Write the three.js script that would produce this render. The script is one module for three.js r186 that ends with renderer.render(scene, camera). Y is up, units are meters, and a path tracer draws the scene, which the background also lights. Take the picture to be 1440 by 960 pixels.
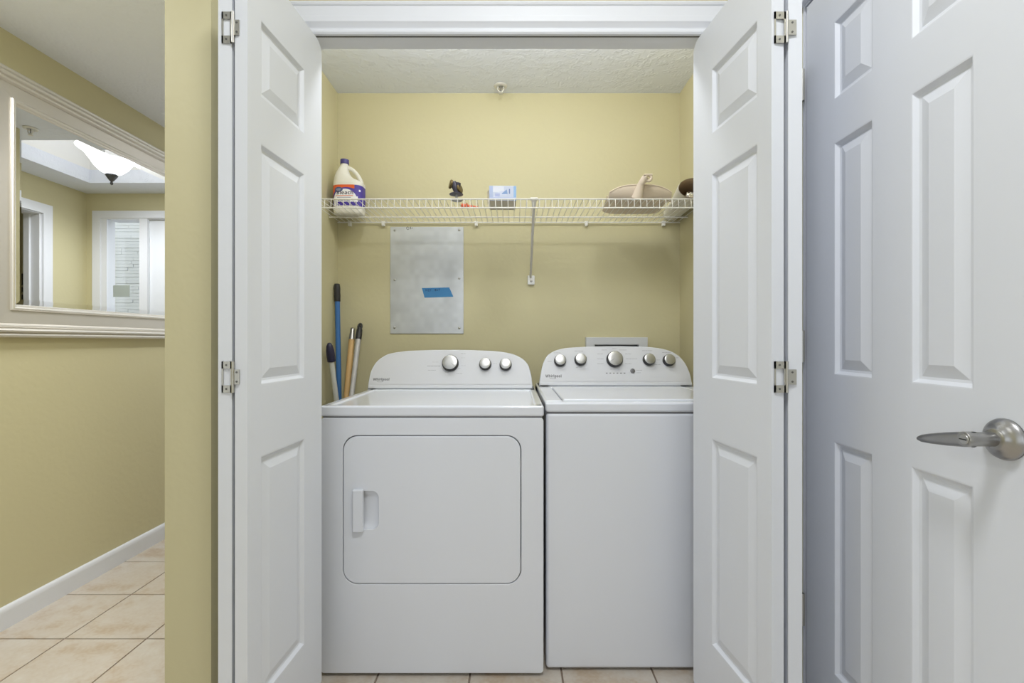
import * as THREE from 'three';
import { RoundedBoxGeometry } from 'three/addons/geometries/RoundedBoxGeometry.js';
import { mergeGeometries, toCreasedNormals } from 'three/addons/utils/BufferGeometryUtils.js';
import { RectAreaLightUniformsLib } from 'three/addons/lights/RectAreaLightUniformsLib.js';

// ------------------------------------------------------------------ camera, sky, exposure
const F = 660, HC = 1.115, CX = 721, CY = 480;               // focal length in pixels, eye height in metres
const scene = new THREE.Scene();
const camera = new THREE.PerspectiveCamera(2 * Math.atan(480 / F) * 180 / Math.PI, 1.5, 0.05, 60);
camera.position.set(0, HC, 0);
camera.lookAt(0, HC, -5);
camera.setViewOffset(1440, 960, -1, 0, 1440, 960);
scene.background = new THREE.Color().setRGB(0.88, 0.94, 1.0);
scene.backgroundIntensity = 1.55;
const LA = 74, LB = 44, LC = .36, LF = 5.0;                   // unseen ceiling lamps, unseen closet bulbs, entry lamp
const renderer = new THREE.WebGLRenderer();
renderer.toneMapping = THREE.LinearToneMapping;
renderer.toneMappingExposure = 1.0;
renderer.shadowMap.enabled = true;
RectAreaLightUniformsLib.init();

// ------------------------------------------------------------------ helpers
let seed = 7;
const rnd = () => (seed = (seed * 16807) % 2147483647) / 2147483647;
const used = new Map();
function numbered(n) { const k = used.get(n) ?? 0; used.set(n, k + 1); return k ? `${n}_${String(k).padStart(3, '0')}` : n; }
const at = (px, py, d) => new THREE.Vector3((px - CX) / F * d, HC - (py - CY) / F * d, -d);
const V = (x, y, d) => new THREE.Vector3(x, y, -d);
const bx = (x0, x1, y0, y1, d0, d1) => new THREE.BoxGeometry(x1 - x0, y1 - y0, d1 - d0).translate((x0 + x1) / 2, (y0 + y1) / 2, -(d0 + d1) / 2);
const rbx = (x0, x1, y0, y1, d0, d1, r = 0.006, s = 3) => new RoundedBoxGeometry(x1 - x0, y1 - y0, d1 - d0, s, r).translate((x0 + x1) / 2, (y0 + y1) / 2, -(d0 + d1) / 2);
function plain(g) {
  const o = g.index ? g.toNonIndexed() : g;
  for (const k of Object.keys(o.attributes)) if (!['position', 'normal', 'uv'].includes(k)) o.deleteAttribute(k);
  if (!o.attributes.uv) o.setAttribute('uv', new THREE.BufferAttribute(new Float32Array(o.attributes.position.count * 2), 2));
  return o;
}
const merge = (...gs) => mergeGeometries(gs.flat().map(plain));
function metric(g) {                                          // uv in metres, by the way the face points
  g = plain(g);
  const p = g.attributes.position, n = g.attributes.normal, uv = g.attributes.uv;
  for (let i = 0; i < p.count; i++) {
    const ax = Math.abs(n.getX(i)), ay = Math.abs(n.getY(i)), az = Math.abs(n.getZ(i));
    if (ax >= ay && ax >= az) uv.setXY(i, p.getZ(i), p.getY(i));
    else if (ay >= az) uv.setXY(i, p.getX(i), p.getZ(i));
    else uv.setXY(i, p.getX(i), p.getY(i));
  }
  return g;
}
const tube = (pts, r, seg = 24, rad = 8, closed = false) => new THREE.TubeGeometry(new THREE.CatmullRomCurve3(pts, closed), seg, r, rad, closed);
function rod(a, b, r, r2 = r, rad = 16) {                      // straight tapered bar
  const d = b.clone().sub(a), g = new THREE.CylinderGeometry(r2, r, d.length(), rad, 1);
  g.applyQuaternion(new THREE.Quaternion().setFromUnitVectors(new THREE.Vector3(0, 1, 0), d.clone().normalize()));
  return g.translate(...a.clone().add(b).multiplyScalar(0.5).toArray());
}
const lathe = (pts, n = 32) => new THREE.LatheGeometry(pts.map(([r, y]) => new THREE.Vector2(r, y)), n);
function along(g, a, dir) {                                    // y-up geometry carried to point a, pointing along dir
  return g.applyQuaternion(new THREE.Quaternion().setFromUnitVectors(new THREE.Vector3(0, 1, 0), dir.clone().normalize())).translate(...a.toArray());
}
function rings(u0, u1, v0, v1, prof, fill = true) {            // nested rectangles in the xy plane: prof = [inset, z]
  const P = [], quad = (a, b, c, d) => P.push(...a, ...b, ...c, ...a, ...c, ...d);
  const rect = ([i, z]) => [[u0 + i, v0 + i, z], [u1 - i, v0 + i, z], [u1 - i, v1 - i, z], [u0 + i, v1 - i, z]];
  for (let k = 0; k + 1 < prof.length; k++) {
    const A = rect(prof[k]), B = rect(prof[k + 1]);
    for (let s = 0; s < 4; s++) quad(A[s], A[(s + 1) % 4], B[(s + 1) % 4], B[s]);
  }
  if (fill) { const B = rect(prof[prof.length - 1]); quad(B[0], B[1], B[2], B[3]); }
  const g = new THREE.BufferGeometry();
  g.setAttribute('position', new THREE.Float32BufferAttribute(P, 3));
  g.computeVertexNormals();
  return metric(g);
}
function mesh(name, g, m, parent) { const o = new THREE.Mesh(g, m); o.name = parent ? name : numbered(name); (parent ?? scene).add(o); return o; }
function thing(name, label, category, pos = [0, 0, 0], group) {  // pos = [x, y, depth]: the thing's base
  const o = new THREE.Group(); o.name = numbered(name); scene.add(o); o.position.set(pos[0], pos[1], -pos[2]);
  o.userData = { label, category }; if (group) o.userData.group = group;
  return o;
}
function part(t, name, g, m, label) {                          // world-space geometry becomes a part of thing t
  g = plain(g.clone()); const p = t.position; g.translate(-p.x, -p.y, -p.z);
  const o = mesh(name, g, m, t); if (label) o.userData.label = label; return o;
}
function sub(par, t, name, g, m, label) { const o = part(t, name, g, m, label); t.remove(o); par.add(o); return o; }
function tag(o, label, category, group) { o.userData = { label, category }; if (group) o.userData.group = group; return o; }
function struct(name, g, m, label, category = name.split('_')[0]) { const o = mesh(name, metric(g), m); o.userData = { kind: 'structure', label, category }; return o; }

// ------------------------------------------------------------------ textures and materials
function lattice(n, s) { let q = s; const a = new Float32Array(n * n); for (let i = 0; i < n * n; i++) a[i] = (q = (q * 16807) % 2147483647) / 2147483647; return a; }
function vnoise(lat, n, x, y) {
  const xi = Math.floor(x), yi = Math.floor(y), fx = x - xi, fy = y - yi, m = (k) => ((k % n) + n) % n;
  const sx = fx * fx * (3 - 2 * fx), sy = fy * fy * (3 - 2 * fy), g = (i, j) => lat[m(yi + j) * n + m(xi + i)];
  return (g(0, 0) * (1 - sx) + g(1, 0) * sx) * (1 - sy) + (g(0, 1) * (1 - sx) + g(1, 1) * sx) * sy;
}
function tex(size, fn, srgb = false, rep = 1) {
  const d = new Uint8Array(size * size * 4);
  for (let y = 0; y < size; y++) for (let x = 0; x < size; x++) { const c = fn(x / size, y / size); for (let k = 0; k < 3; k++) d[(y * size + x) * 4 + k] = Math.max(0, Math.min(255, c[k] * 255)); d[(y * size + x) * 4 + 3] = 255; }
  const t = new THREE.DataTexture(d, size, size); t.wrapS = t.wrapT = THREE.RepeatWrapping; t.magFilter = THREE.LinearFilter; t.minFilter = THREE.LinearFilter;
  if (srgb) t.colorSpace = THREE.SRGBColorSpace; t.repeat.set(rep, rep); t.needsUpdate = true; return t;
}
const L16 = lattice(16, 11), L32 = lattice(32, 23), L64 = lattice(64, 31), L128 = lattice(128, 77);
const peel = tex(512, (u, v) => { const a = 0.6 * vnoise(L64, 64, u * 64, v * 64) + 0.3 * vnoise(L128, 128, u * 128, v * 128) + 0.25 * vnoise(L16, 16, u * 16, v * 16); return [a * .85, a * .85, a * .85]; });
const knock = tex(512, (u, v) => { let a = vnoise(L32, 32, u * 32, v * 32) * .6 + vnoise(L128, 128, u * 128, v * 128) * .4; a = Math.max(0, Math.min(1, (a - .42) * 3.5)); return [a, a, a]; });
const galv = tex(256, (u, v) => { const a = .90 + .10 * vnoise(L16, 16, u * 6 + 2 * vnoise(L16, 16, v * 7, u * 5), v * 6) - .05 * vnoise(L64, 64, u * 40, v * 40); return [a, a, a * .995]; }, true);
const lin = (r, g, b) => new THREE.Color().setRGB(r, g, b);
const std = (c, rough = .6, metal = 0, extra = {}) => new THREE.MeshStandardMaterial({ color: c, roughness: rough, metalness: metal, ...extra });
const M = {
  wall: std(lin(.595, .548, .343), .62, 0, { bumpMap: peel, bumpScale: .0006 }),
  ceiling: std(lin(.775, .81, .90), .85, 0, { bumpMap: knock, bumpScale: .0012 }),
  trim: std(lin(.755, .775, .83), .50), door: std(lin(.745, .77, .825), .42),
  enamel: new THREE.MeshPhysicalMaterial({ color: lin(.74, .765, .825), roughness: .32, clearcoat: .8, clearcoatRoughness: .07 }),
  plastic: std(lin(.66, .675, .71), .42), nickel: std(lin(.42, .415, .41), .33, 1),
  chrome: std(lin(.52, .52, .51), .33, 1), hinge: std(lin(.55, .54, .50), .42, 1), black: std(lin(.02, .02, .022), .45),
  wire: std(lin(.82, .81, .78), .35), grout: std(lin(.26, .20, .155), .9), darkGrey: std(lin(.20, .20, .22), .7),
  silver: std(lin(.80, .77, .72), .36, .75), silverDull: std(lin(.62, .59, .54), .45, .6), mirror: std(lin(.93, .94, .93), 0.0, 1),
  galv: std(lin(.71, .735, .775), .42, .5, { map: galv }),
};
const tileMats = [0, 1, 2, 3].map((k) => std(0xffffff, .42, 0, {
  map: tex(256, (u, v) => {
    const w = .10 * vnoise(L16, 16, u * 4 + k * 3, v * 4), a = vnoise(L16, 16, (u + v * .5 + w) * 3 + k * 5.3, (v - u * .35) * 6 + k * 2.1), b = vnoise(L64, 64, u * 40 + k * 9, v * 40), c = vnoise(L32, 32, u * 9 + k * 7 + a * 2, v * 9 + k);
    const t = .42 * a + .34 * c + .24 * b, s = Math.max(0, t - .55) * .75;
    return [.79 + (t - .5) * -.07 - s * .10, .75 + (t - .5) * -.11 - s * .17, .70 + (t - .5) * -.15 - s * .25];
  }, true), bumpMap: peel, bumpScale: .0004,
}));

// ------------------------------------------------------------------ the setting: floor
const TP = .308, floor = struct('floor', bx(-2.12, 1.3, -.12, -.0035, -2.4, 4.0), M.grout, 'beige ceramic tiled floor with thin brown grout joints', 'floor');
{
  const g = plain(new RoundedBoxGeometry(TP - .0060, .009, TP - .0060, 2, .0018)), p = g.attributes.position, uv = g.attributes.uv;
  for (let i = 0; i < p.count; i++) uv.setXY(i, p.getX(i) / TP + .5, p.getZ(i) / TP + .5);
  const X0 = -1.683, D0 = 1.7625;                               // one joint crossing read from the hall floor
  for (let i = -1; i < 9; i++) for (let j = -13; j < 7; j++) {
    const x = X0 + (i + .5) * TP, d = D0 + (j + .5) * TP; if (d > 3.95) continue;
    const o = mesh('tile', g, tileMats[Math.floor(rnd() * 4)], floor); o.position.set(x, -.0045, -d); o.rotation.y = Math.floor(rnd() * 2) * Math.PI;
  }
}
// ------------------------------------------------------------------ the setting: walls and ceilings (depths run away from the camera)
const WF = 1.445, WB = 1.52, CB = 2.45;                        // closet front wall, its inner side, closet back wall
const HALL = -1.98, HCEIL = 2.33, CCEIL = 2.41, MCEIL = 2.90, JX = .735, JH = 2.0735;
struct('wall_left', merge(bx(HALL - .12, HALL, -.1, MCEIL, -.55, 4.0), bx(HALL - .12, HALL, -.1, MCEIL, -2.4, -2.05), bx(HALL - .12, HALL, -.1, .45, -2.05, -.55), bx(HALL - .12, HALL, 2.45, MCEIL, -2.05, -.55)), M.wall, 'olive yellow hallway wall behind the framed mirror', 'wall');
struct('wall_closet_back', bx(-1.03, 1.3, -.1, MCEIL, CB, CB + .12), M.wall, 'olive yellow back wall of the laundry closet', 'wall');
struct('wall_closet_left', bx(-1.03, -.913, -.1, MCEIL, WF, CB), M.wall, 'olive yellow wall of the closet beside the broom poles', 'wall');
struct('wall_closet_right', bx(.872, 1.0, -.1, MCEIL, WF, CB), M.wall, 'olive yellow closet wall at the end of the shelf with the dustpan', 'wall');
struct('wall_front', merge(bx(-.913, -JX, -.1, JH, WF, WB), bx(JX, .872, -.1, JH, WF, WB), bx(-.913, .872, JH, MCEIL, WF, WB)), M.wall, 'wall around and above the closet opening', 'wall');
struct('wall_pier', bx(-.923, -.80, -.1, MCEIL, 1.245, WF), M.wall, 'narrow olive yellow wall end between hallway and folding door', 'wall');
const RX = .832;
struct('wall_right', merge(bx(.89, 1.0, -.1, MCEIL, -2.4, WF), bx(RX, .89, -.1, MCEIL, 1.345, WF), bx(RX, .89, -.1, MCEIL, -2.4, .695), bx(RX, .89, 2.075, MCEIL, .695, 1.345)), M.wall, 'wall that holds the white six panel door', 'wall');
struct('unseen_wall_rear', merge(bx(-2.1, -1.75, -.1, MCEIL, -2.4, -2.28), bx(.65, 1.0, -.1, MCEIL, -2.4, -2.28), bx(-1.75, .65, -.1, .55, -2.4, -2.28), bx(-1.75, .65, 2.55, MCEIL, -2.4, -2.28)), std(lin(.78, .78, .77), .7, 0, { bumpMap: peel, bumpScale: .0006 }), 'unseen wall opposite the closet, white to keep its bounced light neutral', 'wall');  // unseen wall, white chosen so the light it bounces stays neutral
struct('wall_entry', merge(bx(-2.1, -1.875, -.1, 2.9, 3.855, 3.97), bx(-.565, 1.3, -.1, 2.9, 3.855, 3.97), bx(-1.875, -.565, 2.13, 2.9, 3.855, 3.97)), M.wall, 'yellow entry wall around the front door, seen in the mirror', 'wall');
struct('wall_side', merge(bx(-.44, -.32, -.1, 2.9, 2.57, 2.72), bx(-.44, -.32, -.1, 2.9, 3.486, 3.855), bx(-.44, -.32, 2.075, 2.9, 2.72, 3.486)), M.wall, 'yellow entry wall with a white cased doorway, seen in the mirror', 'wall');
struct('wall_room', bx(1.18, 1.3, -.1, 2.9, 2.57, 3.97), M.wall, 'far wall of the room beyond the cased doorway', 'wall');
struct('ceiling_closet', bx(-.913, .872, CCEIL, CCEIL + .1, WB, CB), M.ceiling, 'textured white closet ceiling with a sprinkler', 'ceiling');
const TR = { x0: -1.71, x1: -.70, d0: 2.834, d1: 3.596, h: 2.78 };
struct('ceiling_hall', merge(bx(HALL, -1.03, HCEIL, HCEIL + .1, WF, 2.57), bx(HALL, 1.18, HCEIL, HCEIL + .1, 2.57, TR.d0), bx(HALL, 1.18, HCEIL, HCEIL + .1, TR.d1, 3.855),
  bx(HALL, TR.x0, HCEIL, HCEIL + .1, TR.d0, TR.d1), bx(TR.x1, 1.18, HCEIL, HCEIL + .1, TR.d0, TR.d1), bx(HALL, -.923, HCEIL, HCEIL + .1, .92, WF), bx(HALL, -.923, HCEIL + .1, MCEIL, .92, 1.0)), M.ceiling, 'lower white hallway ceiling', 'ceiling');
struct('ceiling_tray', merge(bx(TR.x0 - .05, TR.x0, HCEIL + .1, TR.h, TR.d0 - .05, TR.d1 + .05), bx(TR.x1, TR.x1 + .05, HCEIL + .1, TR.h, TR.d0 - .05, TR.d1 + .05), bx(TR.x0, TR.x1, HCEIL + .1, TR.h, TR.d0 - .05, TR.d0),
  bx(TR.x0, TR.x1, HCEIL + .1, TR.h, TR.d1, TR.d1 + .05), bx(TR.x0 - .05, TR.x1 + .05, TR.h, TR.h + .08, TR.d0 - .05, TR.d1 + .05)), std(lin(.84, .84, .84), .8), 'raised white ceiling recess around the bowl lamp', 'ceiling');
struct('ceiling', bx(-2.1, 1.0, MCEIL, MCEIL + .12, -2.4, WB), M.ceiling, 'high white ceiling in front of the closet', 'ceiling');
// hall baseboard with rounded top
{
  const s = new THREE.Shape(); s.moveTo(0, 0); s.lineTo(.015, 0); s.lineTo(.015, .066); s.quadraticCurveTo(.014, .082, .004, .086); s.lineTo(0, .086);
  const g = new THREE.ExtrudeGeometry(s, { depth: 6.1, bevelEnabled: false }).translate(HALL, 0, -3.855);
  struct('baseboard_left', g, M.trim, 'white baseboard along the hallway wall', 'baseboard');
}
// head casing with moulded profile, jamb lining and hidden side casings
{
  const pr = [[0, 0], [.009, 0], [.0125, .005], [.0125, .010], [.007, .0155], [.0075, .020], [.0145, .030], [.0175, .034], [.0175, .050], [.0145, .0525], [.0160, .080], [.0145, .082], [.0180, .085], [.020, .090], [.018, .0955], [0, .097]];
  const s = new THREE.Shape(pr.map(([x, y]) => new THREE.Vector2(x, y)));
  const g = new THREE.ExtrudeGeometry(s, { depth: 1.60, bevelEnabled: false });
  g.rotateY(-Math.PI / 2); g.translate(.80, 2.055, -WF);        // shape x -> towards the camera
  struct('trim_1', g, M.trim, 'moulded white casing over the closet opening', 'casing');
  struct('trim_2', merge(bx(-.80, -.742, 0, 2.054, WF - .016, WF), bx(.742, .80, 0, 2.054, WF - .016, WF)), M.trim, 'white side casings of the closet behind the folding doors', 'casing');
  struct('trim_3', merge(bx(-JX, -JX + .012, 0, JH - .012, WF, WB), bx(JX - .012, JX, 0, JH - .012, WF, WB), bx(-JX, JX, JH - .012, JH, WF, WB)), M.trim, 'white jamb lining of the closet opening', 'jamb');
  struct('trim_4', bx(-.70, .70, JH - .0152, JH - .0121, 1.4465, 1.457), std(lin(.12, .12, .12), .4, .5), 'thin dark metal door track under the closet head', 'track');
}

// ------------------------------------------------------------------ moulded doors
const PROF = [[0, 0], [.003, -.0005], [.010, -.0085], [.0155, -.0095], [.0215, -.0075], [.040, -.0015]];
function slab(w, h, t, panels, cutTop = 0, cutBottom = 0, atFar = true) {
  const s = new THREE.Shape(); const c = (x, y, r, a0, a1) => s.absarc(x, y, r, a0, a1, false);
  s.moveTo(!atFar && cutBottom ? cutBottom : 0, 0);
  if (atFar && cutBottom) c(w - cutBottom, cutBottom, cutBottom, -Math.PI / 2, 0); else s.lineTo(w, 0);
  if (atFar && cutTop) c(w - cutTop, h - cutTop, cutTop, 0, Math.PI / 2); else s.lineTo(w, h);
  if (!atFar && cutTop) c(cutTop, h - cutTop, cutTop, Math.PI / 2, Math.PI); else s.lineTo(0, h);
  if (!atFar && cutBottom) c(cutBottom, cutBottom, cutBottom, Math.PI, Math.PI * 1.5); else s.lineTo(0, 0);
  for (const [u0, u1, v0, v1] of panels) s.holes.push(new THREE.Path([[u0, v0], [u0, v1], [u1, v1], [u1, v0]].map((p) => new THREE.Vector2(...p))));
  return new THREE.ExtrudeGeometry(s, { depth: t - .003, bevelEnabled: false, curveSegments: 10 }).translate(0, 0, -t + .0015);
}
function leafMesh(name, w, h, t, panels, parent, cutTop, cutBottom, atFar) {
  const grow = .0015;
  const o = mesh(name, metric(merge(slab(w, h, t, panels, cutTop, cutBottom, atFar))), M.door, parent);
  for (const [u0, u1, v0, v1] of panels) {
    const front = rings(u0, u1, v0, v1, PROF.map(([i, z]) => [i, z - .0015])), back = rings(u0, u1, v0, v1, [[0, 0], [.01, -.008], [.04, -.002]]);
    back.rotateY(Math.PI).translate(u0 + u1, 0, -t + grow);
    mesh('panel', merge(front, back), M.door, o);
  }
  return o;
}
function stand(o, origin, towards) {                             // local x along `towards`, y up, z = x cross y (front side)
  const x = towards.clone().setY(0).normalize(), y = new THREE.Vector3(0, 1, 0), z = x.clone().cross(y);
  o.quaternion.setFromRotationMatrix(new THREE.Matrix4().makeBasis(x, y, z)); o.position.copy(origin);
}
const ROWS = [[.235, .834], [1.008, 1.602], [1.716, 1.906]];
function bifold(name, side, fold, label) {                       // side -1 left, 1 right
  const D1 = 1.10, D2 = 1.47, Y0 = .05, H = 1.995, T = .034;
  const t = new THREE.Group(); t.name = name; scene.add(t); t.userData = { kind: 'structure', label, category: 'folding door' };
  const base = V(fold.gn, 0, D1); t.position.copy(base);
  const P = (x, d) => V(x, Y0, d).sub(base);
  const w = Math.hypot(fold.gf - fold.gn, D2 - D1), rows = ROWS.map(([a, b]) => [a - Y0, b - Y0]);
  const nearStile = .052, pw = .213;
  // guide leaf: front towards the opening's middle; pivot leaf: front towards the jamb
  const gp = rows.map(([a, b]) => side < 0 ? [nearStile, nearStile + pw, a, b] : [w - nearStile - pw, w - nearStile, a, b]);
  const g = leafMesh('leaf', w, H, T, gp, t, .035, .008, side < 0);
  const w2 = Math.hypot(fold.pf - fold.pn, D2 - D1);
  const pp = rows.map(([a, b]) => side < 0 ? [w2 - nearStile - pw, w2 - nearStile, a, b] : [nearStile, nearStile + pw, a, b]);
  const p = leafMesh('leaf', w2, H, T, pp, t, .0, .0, true);
  const gN = P(fold.gn, D1), gF = P(fold.gf, D2), pN = P(fold.pn, D1), pF = P(fold.pf, D2);
  if (side < 0) { stand(g, gN, gF.clone().sub(gN)); stand(p, pF, pN.clone().sub(pF)); } else { stand(g, gF, gN.clone().sub(gF)); stand(p, pN, pF.clone().sub(pN)); }
  // hinges on the two edges that face the room: framed plate, small plate, knuckle, screws
  const k = D1 / F, mid = fold.mid, df = D1 - .0005;
  const plate = (x0, x1, y0, y1) => bx(x0, x1, y0, y1, df - .0018, df + .0006);
  for (const yc of [.20, 1.032, 1.850]) {
    const hh = .0365, a = fold.plateOut, b = mid - .003 * (a < mid ? 1 : -1), lo = Math.min(a, b), hi = Math.max(a, b), wIn = .0035;
    const c0 = mid + .003 * (a < mid ? 1 : -1), c1 = fold.plateIn;
    const hg = part(t, 'hinge', merge(plate(lo, hi, yc + hh - .017, yc + hh), plate(lo, hi, yc - hh, yc - hh + .017), plate(lo, lo + wIn, yc - hh, yc + hh), plate(hi - wIn, hi, yc - hh, yc + hh),
      plate(Math.min(c0, c1), Math.max(c0, c1), yc - .0175, yc + .0175), new THREE.CylinderGeometry(.0032, .0032, hh * 2, 14).translate(mid, yc, -(df - .002))), M.hinge, 'brushed nickel hinge');
    const sc = (x, y) => new THREE.CylinderGeometry(.0024, .0024, .0012, 12).rotateX(Math.PI / 2).translate(x, y, -(df - .0020));
    sub(hg, t, 'screw', merge(sc((lo + hi) / 2 - .001, yc + hh - .0085), sc((lo + hi) / 2 - .001, yc - hh + .0085), sc((c0 + c1) / 2, yc + .011), sc((c0 + c1) / 2, yc - .011)), std(lin(.17, .17, .16), .5, .6));
  }
  return t;
}
bifold('door_1', -1, { gn: -.620, gf: -.597, pn: -.692, pf: -.715, mid: -.6545, plateOut: -.681, plateIn: -.640 }, 'white panelled folding door beside the broom corner, folded open');
bifold('door_2', 1, { gn: .605, gf: .5646, pn: .680, pf: .7195, mid: .6415, plateOut: .6125, plateIn: .664 }, 'white panelled folding door beside the washer, folded open');

// six panel door with lever handle
{
  const t = new THREE.Group(); t.name = 'door_3'; scene.add(t); t.userData = { kind: 'structure', label: 'white six panel door with brushed nickel lever handle', category: 'door' };
  t.position.copy(V(.829, 0, 1.325));
  const y0 = .012, cols = [[.116, .250], [.357, .492]], rows = [[.257, .859], [1.029, 1.626], [1.736, 1.937]];
  const ps = []; for (const [a, b] of cols) for (const [c, d] of rows) ps.push([a, b, c - y0, d - y0]);
  const o = leafMesh('leaf', .61, 2.045, .035, ps, t);
  stand(o, new THREE.Vector3(0, y0, 0), new THREE.Vector3(-.015, 0, .61));
  const X = .8175, D = .778, Y = .953, xs = (h) => X - h;
  const out = new THREE.Vector3(-1, 0, -.0246).normalize();
  const ros = part(t, 'handle', merge(along(lathe([[0, 0], [.0345, 0], [.0345, .004], [.0325, .008], [.026, .0125], [.0175, .0165], [.0165, .022], [0, .022]], 48), V(X, Y, D), out)), M.nickel, 'brushed nickel lever handle');
  sub(ros, t, 'neck', along(lathe([[0, 0], [.0118, 0], [.0118, .034], [.0124, .042], [.0124, .050], [.0115, .0515], [0, .0515]], 32), V(xs(.018), Y, D), out), M.nickel);
  // lever: lofted blade from the neck towards the hinge side
  const secs = [[0, .0132, .0105], [.018, .0132, .0085], [.05, .0120, .0070], [.085, .0096, .0060], [.108, .0072, .005], [.118, .0038, .0035]], N = 20, pos = [], idx = [];
  secs.forEach(([s, rv, rh]) => { for (let i = 0; i < N; i++) { const a = i / N * 2 * Math.PI; pos.push(xs(.055) + .010 * (s / .118) ** 2 + rh * Math.cos(a), Y - .022 * (s / .118) + rv * Math.sin(a), -(D - .002 + s)); } });
  for (let k = 0; k + 1 < secs.length; k++) for (let i = 0; i < N; i++) { const a = k * N + i, b = k * N + (i + 1) % N; idx.push(a, b, b + N, a, b + N, a + N); }
  const cap = pos.length / 3; pos.push(xs(.046), Y - .0222, -(D + .1175)); for (let i = 0; i < N; i++) idx.push((secs.length - 1) * N + i, (secs.length - 1) * N + (i + 1) % N, cap);
  const lg = new THREE.BufferGeometry(); lg.setAttribute('position', new THREE.Float32BufferAttribute(pos, 3)); lg.setIndex(idx); lg.computeVertexNormals();
  sub(ros, t, 'lever', lg, M.nickel);
  sub(ros, t, 'key_cylinder', along(lathe([[0, 0], [.0082, 0], [.0082, .0015], [.0074, .0025], [0, .0025]], 28), V(xs(.0690), Y, D - .001), out), M.chrome, 'bright key cylinder');
  sub(ros, t, 'keyway', bx(xs(.0722), xs(.0712), Y - .0010, Y + .0010, D - .0065, D + .0060), M.black);
  for (const yc of [.356, 1.101, 1.842]) {
    part(t, 'hinge', merge(new THREE.CylinderGeometry(.006, .006, .089, 16).translate(.822, yc, -1.333), bx(.8225, .826, yc - .0445, yc + .0445, 1.327, 1.345)), M.hinge, 'brushed nickel hinge knuckle');
  }
  struct('trim_5', merge(bx(RX - .016, RX, 0, 2.072, 1.348, 1.408), bx(RX - .016, RX, 0, 2.072, .63, .692), bx(RX - .016, RX, 2.072, 2.13, .63, 1.408), bx(RX, .89, 0, 2.075, 1.336, 1.345), bx(RX, .89, 0, 2.075, .695, .704), bx(RX, .89, 2.066, 2.075, .704, 1.336)), M.trim, 'white frame and casing around the six panel door', 'casing');
}

// ------------------------------------------------------------------ print helper
function canvasTex(w, h, draw) { const c = document.createElement('canvas'); c.width = w; c.height = h; const k = c.getContext('2d'); draw(k, w, h); const t = new THREE.CanvasTexture(c); t.colorSpace = THREE.SRGBColorSpace; return t; }
// point of a pixel on a console face that leans back by th from its base line
function onFace(px, py, hb, db, th) {
  const rx = (px - CX) / F, ry = -(py - CY) / F, s = Math.sin(th), c = Math.cos(th), d = (db * c + (HC - hb) * s) / (c - ry * s);
  return [rx * d, (HC + ry * d - hb) / c];
}
function consoleOf(t, outline, hb, db, th, knobs, print, bodyMat) {
  const uv = outline.map(([x, y]) => onFace(x, y, hb, db, th));
  const u0 = Math.min(...uv.map((p) => p[0])), u1 = Math.max(...uv.map((p) => p[0])), v1 = Math.max(...uv.map((p) => p[1])), uc = (u0 + u1) / 2;
  const carry = (g) => g.applyMatrix4(new THREE.Matrix4().makeRotationX(-th)).translate(0, hb, -db);
  const curve = new THREE.CatmullRomCurve3(uv.map(([a, b]) => new THREE.Vector3(a, b, 0)), false, 'catmullrom', .35).getPoints(90).map((p) => new THREE.Vector2(p.x, p.y));
  const shape = new THREE.Shape([new THREE.Vector2(u0, -.03), ...curve, new THREE.Vector2(u1, -.03)]);
  const body = new THREE.ExtrudeGeometry(shape, { depth: .07, bevelEnabled: true, bevelThickness: .006, bevelSize: .004, bevelOffset: -.004, bevelSegments: 4, curveSegments: 4 }).translate(0, 0, -.076);
  const con = part(t, 'console', carry(toCreasedNormals(plain(body), .13)), bodyMat, 'rounded white control console');
  const face = new THREE.ShapeGeometry(new THREE.Shape([new THREE.Vector2(u0 + .010, .022), ...curve.filter((p) => p.y > .022).map((p) => new THREE.Vector2(uc + (p.x - uc) * .972, p.y * .972)), new THREE.Vector2(u1 - .010, .022)]));
  const p = face.attributes.position, a = face.attributes.uv, W = u1 - u0;
  for (let i = 0; i < p.count; i++) a.setXY(i, (p.getX(i) - u0) / W, p.getY(i) / v1);
  const map = canvasTex(1536, 384, (k, w, h) => { k.fillStyle = '#d3d4d8'; k.fillRect(0, 0, w, h); print(k, (x, y) => { const [uu, vv] = onFace(x, y, hb, db, th); return [(uu - u0) / W * w, h - vv / v1 * h]; }, w / W); });
  sub(con, t, 'printed_face', carry(face.translate(0, 0, .0009)), std(0xffffff, .42, 0, { map }), 'pale grey printed control face');
  for (const g of [carry(new RoundedBoxGeometry(u1 - u0 - .006, .017, .010, 3, .0045).translate(uc, .0105, .002))]) sub(con, t, 'lower_lip', g, bodyMat);
  for (const [x, y, r, ang] of knobs) {
    const [ku, kv] = onFace(x, y + r * 4 / .016 * .25, hb, db, th);
    const kg = lathe([[0, 0], [r * 1.10, 0], [r * 1.10, .004], [r * 1.03, .020], [r * .96, .0215], [0, .0215]], 40).rotateX(Math.PI / 2).translate(ku, kv, .001);
    const cap = lathe([[r * .95, .0205], [r * .97, .0235], [r * .92, .0255], [r * .5, .0265], [0, .0265]], 40).rotateX(Math.PI / 2).translate(ku, kv, .001);
    const kn = part(t, 'knob', carry(cap), M.chrome, 'silver control knob with black skirt');
    sub(kn, t, 'skirt', carry(kg), M.black);
    if (ang !== undefined) sub(kn, t, 'pointer', carry(new THREE.BoxGeometry(r * .62, .0012, .0008).translate(r * .5, 0, 0).rotateZ(ang).translate(ku, kv, .0278)), M.darkGrey);
  }
  return con;
}
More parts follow.
